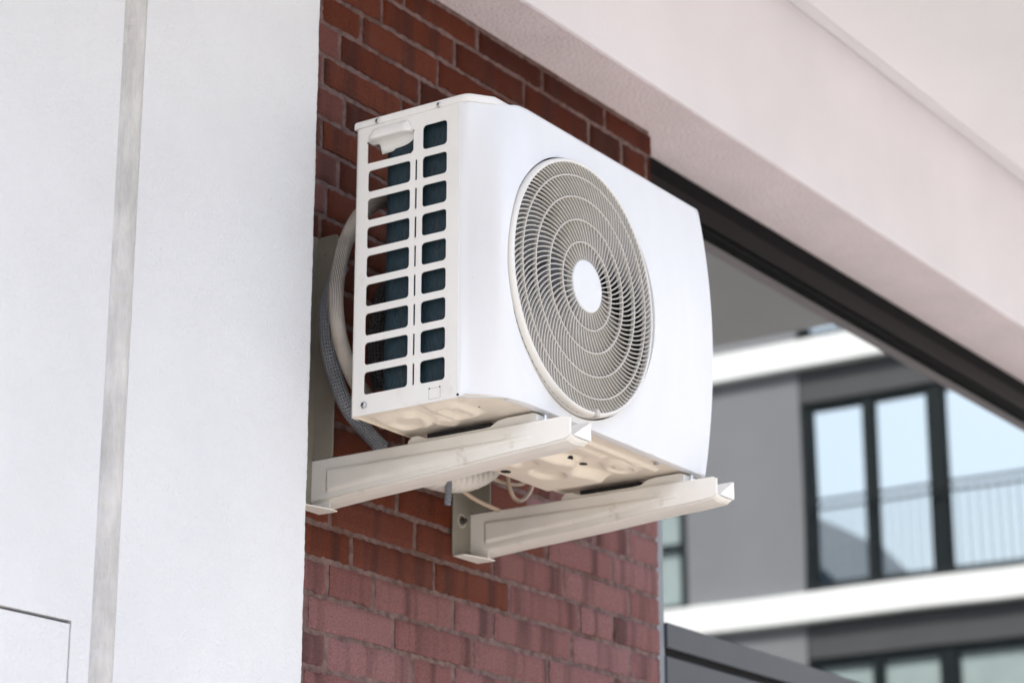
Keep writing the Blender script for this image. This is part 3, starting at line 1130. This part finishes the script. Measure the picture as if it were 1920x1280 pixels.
GY = -0.5045      # front plane of the guard
gd = MB()
def ann(mb, r0, r1, ya, yb, n=128):
    """ring of rectangular section with slightly rounded front"""
    d = (r1 - r0) * 0.25
    prof = [(r0, yb), (r0, ya + d), (r0 + d, ya), (r1 - d, ya), (r1, ya + d), (r1, yb)]
    mb.loft([[(FCX + r * math.cos(2 * math.pi * k / n), y, FCZ + r * math.sin(2 * math.pi * k / n)) for r, y in prof] for k in range(n + 1)])
def gy(r):
    return GY - 0.003 * (1 - (r / 0.2178) ** 2)
RR = [0.0455, 0.0768, 0.116, 0.1565, 0.1943, 0.2178]
CN = [46, 66, 90, 114, 132]
SW = [6, 20, 30, 36, 40]
for r in RR[1:5]:
    ann(gd, r - 0.0013, r + 0.0013, gy(r) - 0.0008, gy(r) + 0.006)
for zi in range(5):
    ra, rb = RR[zi] - 0.0008, RR[zi + 1] + 0.0008
    n = CN[zi]
    sw = R(SW[zi])
    for k in range(n):
        a0 = 2 * math.pi * (k + 0.37 * zi) / n
        pts = []
        nseg = 5
        a = a0
        for i in range(nseg + 1):
            r = rb + (ra - rb) * i / nseg
            if i:
                # angle grows clockwise-outwards so that spokes trail towards the rim
                loc = sw * (1.25 - 0.5 * i / nseg)
                a -= math.tan(loc) * ((rb - ra) / nseg) / r
            pts.append((r, a))
        secs = []
        for i, (r, a) in enumerate(pts):
            p0, p1 = pts[max(0, i - 1)], pts[min(nseg, i + 1)]
            tx = p1[0] * math.cos(p1[1]) - p0[0] * math.cos(p0[1])
            tz = p1[0] * math.sin(p1[1]) - p0[0] * math.sin(p0[1])
            L = math.hypot(tx, tz)
            nx, nz_ = -tz / L, tx / L
            cx, cz = FCX + r * math.cos(a), FCZ + r * math.sin(a)
            y = gy(r)
            w1, w2 = 0.0011, 0.0006
            secs.append([(cx + nx * q * w_, y + d_, cz + nz_ * q * w_) for q, w_, d_ in ((-1, w2, 0.0050), (-1, w2, 0.0018), (-1, w1, 0.0007), (-1, w1 * .5, 0), (1, w1 * .5, 0), (1, w1, 0.0007), (1, w2, 0.0018), (1, w2, 0.0050))])
        gd.loft(secs)
gdo = gd.build('fan_guard', M['grille'], ac, smooth=False)
rim = MB()
prof = [(r_ + 0.0014, y_) for r_, y_ in ((0.2148, GY + 0.011), (0.2153, GY + 0.001), (0.2161, GY - 0.0002), (0.2178, GY - 0.0007), (0.2200, GY + 0.0004), (0.2220, GY + 0.003), (0.2230, GY + 0.007), (0.2236, GY + 0.05))]
n = 160
rim.loft([[(FCX + r * math.cos(2 * math.pi * k / n), y, FCZ + r * math.sin(2 * math.pi * k / n)) for r, y in prof] for k in range(n + 1)])
rim.build('rim', M['rim'], gdo, smooth=True)
hb = MB()
prof = [(0.0462, gy(0.04) + 0.012), (0.0462, gy(0.04) + 0.001), (0.0452, gy(0.04) - 0.0004), (0.043, gy(0.04) - 0.001), (0.03, gy(0) - 0.0012), (0.0005, gy(0) - 0.0014)]
n = 64
hb.loft([[(FCX + r * math.cos(2 * math.pi * k / n), y, FCZ + r * math.sin(2 * math.pi * k / n)) for r, y in prof] for k in range(n + 1)])
hb.build('hub_cap', M['hub'], gdo, smooth=True)
tbm = MB()
ta = R(-82)
tx, tz = FCX + 0.2205 * math.cos(ta), FCZ + 0.2195 * math.sin(ta)
tbm.box(tx - 0.005, tx + 0.005, GY - 0.0045, GY + 0.016, tz - 0.0062, tz + 0.0078)
tbm.build('clip', M['grille'], gdo, bevel=0.0025, seg=3)

# condenser coil bent round the rear left corner
cc = MB()
path = [(3.0145, -0.405), (3.0145, -0.2685)]
for k in range(1, 9):
    t = R(90 * k / 8)
    path.append((3.0145 + 0.033 * (1 - math.cos(t)), -0.2685 + 0.033 * math.sin(t)))
path.append((3.66, -0.2355))
inner = [(3.034, -0.405), (3.034, -0.268)] + [(3.0345 + 0.013 * (1 - math.cos(R(90 * k / 8))), -0.268 + 0.0125 * math.sin(R(90 * k / 8))) for k in range(1, 9)] + [(3.66, -0.2555)]
cc.loft([[(p[0], p[1], z) for p in path] for z in (ZB + 0.008, ZS - 0.004)])
cc.loft([[(p[0], p[1], z) for p in inner] for z in (ZB + 0.008, ZS - 0.004)])
cc.build('condenser_coil', M['coil'], ac, smooth=True)
pt = MB()
pt.box(3.036, 3.044, -0.408, -0.30, ZB + 0.01, ZS - 0.005)
pt.box(3.036, 3.05, -0.43, -0.409, ZB + 0.01, ZS - 0.005)
pt.build('corner_post', M['dark'], ac)

# base pan, pressed sheet seen from below
def bump2(x, y, cx, cy, rx, ry, e=0.35):
    d = math.hypot((x - cx) / rx, (y - cy) / ry)
    return 1 - sstep(1 - e, 1 + e * 0.2, d)
def rbox(x, y, x0, x1, y0, y1, e):
    return sstep(x0, x0 + e, x) * (1 - sstep(x1 - e, x1, x)) * sstep(y0, y0 + e, y) * (1 - sstep(y1 - e, y1, y))
def panz(x, y):
    z = 2.6745
    wav = 0.012 * math.sin((x - 3.28) * 34) + 0.006 * math.sin((x - 3.2) * 71)
    z -= 0.013 * rbox(x, y, 3.235, 3.585, -0.352 + wav, -0.196, 0.022)        # plateau between the feet
    z += 0.007 * rbox(x, y, 3.30, 3.40, -0.318, -0.262, 0.02)
    z += 0.006 * bump2(x, y, 3.46, -0.285, 0.045, 0.030)
    z -= 0.004 * rbox(x, y, 3.22, 3.60, -0.440, -0.418, 0.009)                 # long rib behind the front edge
    z -= 0.003 * rbox(x, y, 3.22, 3.47, -0.408, -0.378, 0.009)
    z -= 0.006 * bump2(x, y, 3.535, -0.392, 0.05, 0.036)                       # round boss
    z += 0.004 * bump2(x, y, 3.535, -0.392, 0.030, 0.021)
    z -= 0.003 * bump2(x, y, 3.535, -0.392, 0.020, 0.014)
    z -= 0.009 * rbox(x, y, 3.018, 3.125, -0.305, -0.205, 0.028)               # left end pressings
    z -= 0.007 * rbox(x, y, 3.012, 3.125, -0.395, -0.318, 0.024)
    z += 0.006 * rbox(x, y, 3.035, 3.11, -0.382, -0.334, 0.018)
    z += 0.005 * bump2(x, y, 3.07, -0.262, 0.034, 0.028)
    z -= 0.005 * bump2(x, y, 3.115, -0.31, 0.03, 0.02)
    return 2.6745 + (z - 2.6745) * 1.35
bp_ = MB()
nx, ny = 230, 96
rows = []
for j in range(ny + 1):
    row = []
    for i in range(nx + 1):
        x = XL + 0.003 + (XR - XL - 0.005) * i / nx
        y0, y1 = YB - 0.003, -0.4665
        y = y0 + (y1 - y0) * j / ny
        # front-left corner follows the chamfer
        if x < 3.045 and y < -0.425:
            lim = -0.424 - (x - (XL + 0.003)) * 1.05
            y = max(y, lim)
        row.append((x, y, panz(x, y)))
    rows.append(row)
bp_.loft(rows)
bpo = bp_.build('base_pan', M['pan'], ac, smooth=True)
ru = MB()
ru.box(XL + 0.0025, XR - 0.002, YB - 0.004, YB - 0.0032, ZB - 0.001, ZB + 0.02)
ru.build('pan_rear_edge', M['pan'], bpo)
for (x, y, r) in ((3.4309, -0.190, 0.0), (3.424, -0.356, 0.0062), (3.487, -0.343, 0.0095), (3.40, -0.235, 0.011), (3.08, -0.40, 0.002)):
    if r:
        h_ = MB()
        z = panz(x, y)
        h_.prism([(x + r * math.cos(2 * math.pi * k / 20), y + r * 0.8 * math.sin(2 * math.pi * k / 20)) for k in range(20)], 'z', z - 0.0006, z + 0.004)
        h_.build('drain_hole', M['black'], bpo)
sc = MB()
sc.disc((3.545, -0.461, 0), 0.006, 'z', 2.6688, 2.6712, 18)
sc.build('screw', M['steel'], bpo, bevel=0.001)
# mounting feet resting on the brackets
for xf in (3.1465, 3.6282):
    ft = MB()
    prof = [(-0.205, 2.6528), (-0.205, 2.660), (-0.214, 2.6668), (-0.228, 2.6668), (-0.242, 2.6600), (-0.262, 2.6590), (-0.36, 2.6590), (-0.376, 2.660), (-0.392, 2.6682), (-0.41, 2.6706), (-0.462, 2.6708), (-0.470, 2.6675), (-0.470, 2.6528)]
    ft.prism(prof, 'x', xf, xf + 0.042)
    ft.build('foot', M['bracket'], ac, bevel=0.0015)
    gap_strip = MB()
    gap_strip.box(xf + 0.003, xf + 0.039, -0.374, -0.244, 2.6592, 2.6685)  # black strip painting the shade between foot and base pan
    gap_strip.build('foot_gap_shade', M['black'], ac, bevel=0.001)
    bt = MB()
    bt.disc((xf + 0.012, -0.478, 0), 0.006, 'z', 2.6532, 2.659, 6)
    bt.disc((xf + 0.012, -0.478, 0), 0.0035, 'z', 2.6591, 2.6665, 12)
    bt.build('foot_bolt', M['steel'], ac, bevel=0.0006)

# ------------------------------------------------------------------ wall brackets
def make_bracket(x):
    root = empty('wall_bracket', (x, 0, 2.6526), 'cream steel wall bracket under the right end, bolted to the brick', 'bracket', 'brackets under the air conditioner')
    zt = 2.6526
    web = [(0.0, zt), (-0.536, zt - 0.001), (-0.541, zt - 0.006), (-0.541, zt - 0.027), (-0.538, zt - 0.033), (-0.530, zt - 0.037), (-0.488, zt - 0.041), (-0.42, zt - 0.0445), (-0.273, zt - 0.056), (-0.10, zt - 0.066), (-0.03, zt - 0.0715), (0.0, zt - 0.0735)]
    t, W = 0.0022, 0.056
    arm = MB()
    # near web as a grid so that the long pressing is real relief
    def low(y):
        pts = [(-0.541, zt - 0.030), (-0.530, zt - 0.037), (-0.488, zt - 0.041), (-0.42, zt - 0.0445), (-0.273, zt - 0.056), (-0.10, zt - 0.066), (0.0, zt - 0.0735)]
        for a, b in zip(pts[:-1], pts[1:]):
            if y <= b[0]:
                return a[1] + (b[1] - a[1]) * (y - a[0]) / (b[0] - a[0])
        return pts[-1][1]
    NY, NZ = 150, 26
    rows = []
    for i in range(NY + 1):
        y = -0.541 * i / NY
        zl = low(y)
        row = []
        for j in range(NZ + 1):
            v = j / NZ
            z = zt - 0.0004 - (zt - zl) * v
            if y < -0.537:
                z = min(z, zt - 0.003)
            # pressing: tapers from the wall towards the tip
            h0 = zt - 0.021 - 0.004 * (y / -0.46)
            h1 = zl + 0.012 + 0.004 * (y / -0.46)
            e = 0.007
            k = sstep(0.036, 0.036 + e, -y) * (1 - sstep(0.455, 0.462, -y)) * sstep(h1 - e * .5, h1 + e * .5, z) * (1 - sstep(h0 - e * .5, h0 + e * .5, z))
            rx = -0.0052 * k
            row.append((x + rx, y, z))
        rows.append(row)
    arm.loft(rows)
    # rounded lower fold, bottom flange, far web
    bot = []
    for i in range(101):
        y = -0.541 * i / 100
        zl = low(y)
        up_ = 0.0
        bot.append([(x, y, zl), (x + 0.0008, y, zl - 0.0022), (x + 0.003, y, zl - 0.0036), (x + W * 0.35, y, zl - 0.0036 - 0.002), (x + W * 0.55, y, zl - 0.0036 - 0.002), (x + W * 0.75, y, zl - 0.0036), (x + W - 0.003, y, zl - 0.0036), (x + W - 0.0008, y, zl - 0.0022), (x + W, y, zl), (x + W, y, zt)])
    arm.loft(bot)
    a = arm.build('arm', M['bracket'], root, smooth=True, solid=0.0018, fix=True)
    a.data.set_sharp_from_angle(angle=R(24))
    cap = MB()
    zb_ = low(-0.541) - 0.003
    cap.add([(x + W - 0.001, -0.5425, zt - 0.0005), (x + W - 0.001, -0.5425, zb_), (x + 0.002, -0.5425, zb_)],
            [(0, 1, 2)])
    cap.build('end_cap', M['bracket'], root, solid=0.0016)
    tabm = MB()
    tabm.prism([(x - 0.0580, -0.0042), (x - 0.0580, -0.030), (x + 0.001, -0.046), (x + 0.020, -0.046), (x + 0.022, -0.044), (x + 0.022, -0.0042)], 'z', zt - 0.0915, zt - 0.0892)
    tabm.prism([(-0.0042, zt - 0.0891), (-0.040, zt - 0.0891), (-0.045, zt - 0.086), (-0.045, zt - 0.076), (-0.0042, zt - 0.078)], 'x', x - 0.0002, x + 0.0018)
    tabm.build('heel_tab', M['bracket'], root, bevel=0.001)
    # upright: plate flat on the wall and a flange standing out from it
    pl = plate('wall_rail', rrect(x - 0.0585, x - 0.0005, zt - 0.089, zt + 0.413, 0.005, 3), [], 0.002, M['rail_shade'], root, lambda u, v, w_: (u, -0.0028 + w_, v))
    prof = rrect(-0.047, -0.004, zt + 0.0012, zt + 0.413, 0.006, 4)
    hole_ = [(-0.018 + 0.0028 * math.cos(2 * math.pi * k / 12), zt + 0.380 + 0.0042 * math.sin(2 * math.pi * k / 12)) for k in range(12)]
    fl = plate('rail_flange', prof, [hole_], 0.002, M['rail_shade'], pl, lambda u, v, w_: (x + 0.0012 + w_, u, v))
    # dished washer with a hex bolt
    for zz in (zt - 0.018, zt + 0.34):
        ws = MB()
        cx = x - 0.0305
        prof = [(0.0145, -0.0039), (0.0125, -0.0046), (0.0095, -0.0032), (0.0065, -0.0036)]
        ws.loft([[(cx + r * math.cos(2 * math.pi * k / 28), y, zz + r * math.sin(2 * math.pi * k / 28)) for r, y in prof] for k in range(29)])
        wo = ws.build('washer', M['bracket'], root, smooth=True)
        bo = MB()
        bo.disc((cx, 0, zz), 0.0075, 'y', -0.0095, -0.004, 6)
        bo.disc((cx, 0, zz), 0.0045, 'y', -0.0150, -0.0096, 14)
        bo.build('bolt', M['darksteel'], root, bevel=0.0012)
    return root


br = make_bracket(3.6222)
def copy_tree(o, parent=None):
    c = o.copy()
    COL.objects.link(c)
    c.parent = parent
    for ch in list(o.children):
        copy_tree(ch, c)
    return c
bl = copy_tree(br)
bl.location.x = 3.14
bl['label'] = 'cream steel wall bracket under the slotted side panel, next to the white plaster wall'

# ------------------------------------------------------------------ hoses and cables behind and below the unit
tag(tube('insulated_hose', [(3.2254, -0.145, 3.1444), (3.1465, -0.145, 3.1091), (3.1158, -0.145, 3.0933), (3.074, -0.145, 3.0563), (3.0398, -0.145, 2.9995), (3.0211, -0.145, 2.9406), (3.0157, -0.145, 2.8909), (3.0233, -0.145, 2.8452), (3.0394, -0.145, 2.8066), (3.0689, -0.145, 2.7666), (3.1119, -0.145, 2.7343), (3.1614, -0.145, 2.703)], 0.0135, M['hose_tan']),
    'pale ribbed hose looping out behind the slotted side of the unit', 'hose', 'hoses behind the air conditioner')
tag(tube('insulated_hose', [(3.1052, -0.085, 2.9864), (3.0797, -0.085, 2.9396), (3.0669, -0.085, 2.8871), (3.0736, -0.085, 2.8307), (3.0979, -0.085, 2.779), (3.1325, -0.085, 2.7345), (3.1821, -0.085, 2.7074), (3.2306, -0.085, 2.6864)], 0.0135, M['hose_grey']),
    'blue grey woven hose hanging lowest beside the bracket rail', 'hose', 'hoses behind the air conditioner')
tag(tube('insulated_hose', [(3.2227, -0.12, 2.9936), (3.1813, -0.12, 2.9467), (3.1646, -0.12, 2.8778), (3.1664, -0.12, 2.8194), (3.1801, -0.12, 2.7741)], 0.0145, M['hose_dark']),
    'dark woven hose seen through the lower side slots', 'hose', 'hoses behind the air conditioner')
tag(tube('pipe_wrap', [(3.27, -.13, 2.655), (3.3112, -.12, 2.6513), (3.3843, -.12, 2.6568), (3.451, -.12, 2.6748), (3.5108, -.12, 2.7026), (3.56, -.12, 2.74)], lambda t: 0.020 + 0.006 * math.sin(math.pi * t), M['wrap'], ripple=0.02),
    'white taped pipe bundle sagging below the base pan', 'pipe bundle')
tag(tube('drain_tube', [(3.3594, -.14, 2.69), (3.3585, -.14, 2.66), (3.3583, -.14, 2.6308), (3.3555, -.14, 2.600)], 0.0062, M['rubber'], n=14),
    'short grey drain tube hanging in front of the white wrap', 'tube')
tag(tube('cable', [(3.42, -.07, 2.70), (3.4708, -.07, 2.6739), (3.531, -.07, 2.6589), (3.5923, -.07, 2.6529), (3.66, -.065, 2.655), (3.72, -0.06, 2.67)], 0.0038, M['cable'], n=12),
    'cream cable sagging from the white wrap across the right bracket rail', 'cable', 'cables below the air conditioner')
tag(tube('cable', [(3.604, -.1, 2.75), (3.6051, -.1, 2.7186), (3.6106, -.1, 2.6917), (3.6304, -.1, 2.672), (3.6557, -.1, 2.675), (3.6832, -.1, 2.7006), (3.6925, -.1, 2.73)], 0.0042, M['cable'], n=12),
    'cream cable hanging in a tight loop behind the base pan', 'cable', 'cables below the air conditioner')
tag(tube('cable', [(3.50, -.09, 2.72), (3.5366, -.09, 2.7054), (3.5984, -.09, 2.6999), (3.6615, -.09, 2.7079), (3.7, -.09, 2.73)], 0.0036, M['cable'], n=12),
    'cream cable running almost level just under the base pan', 'cable', 'cables below the air conditioner')
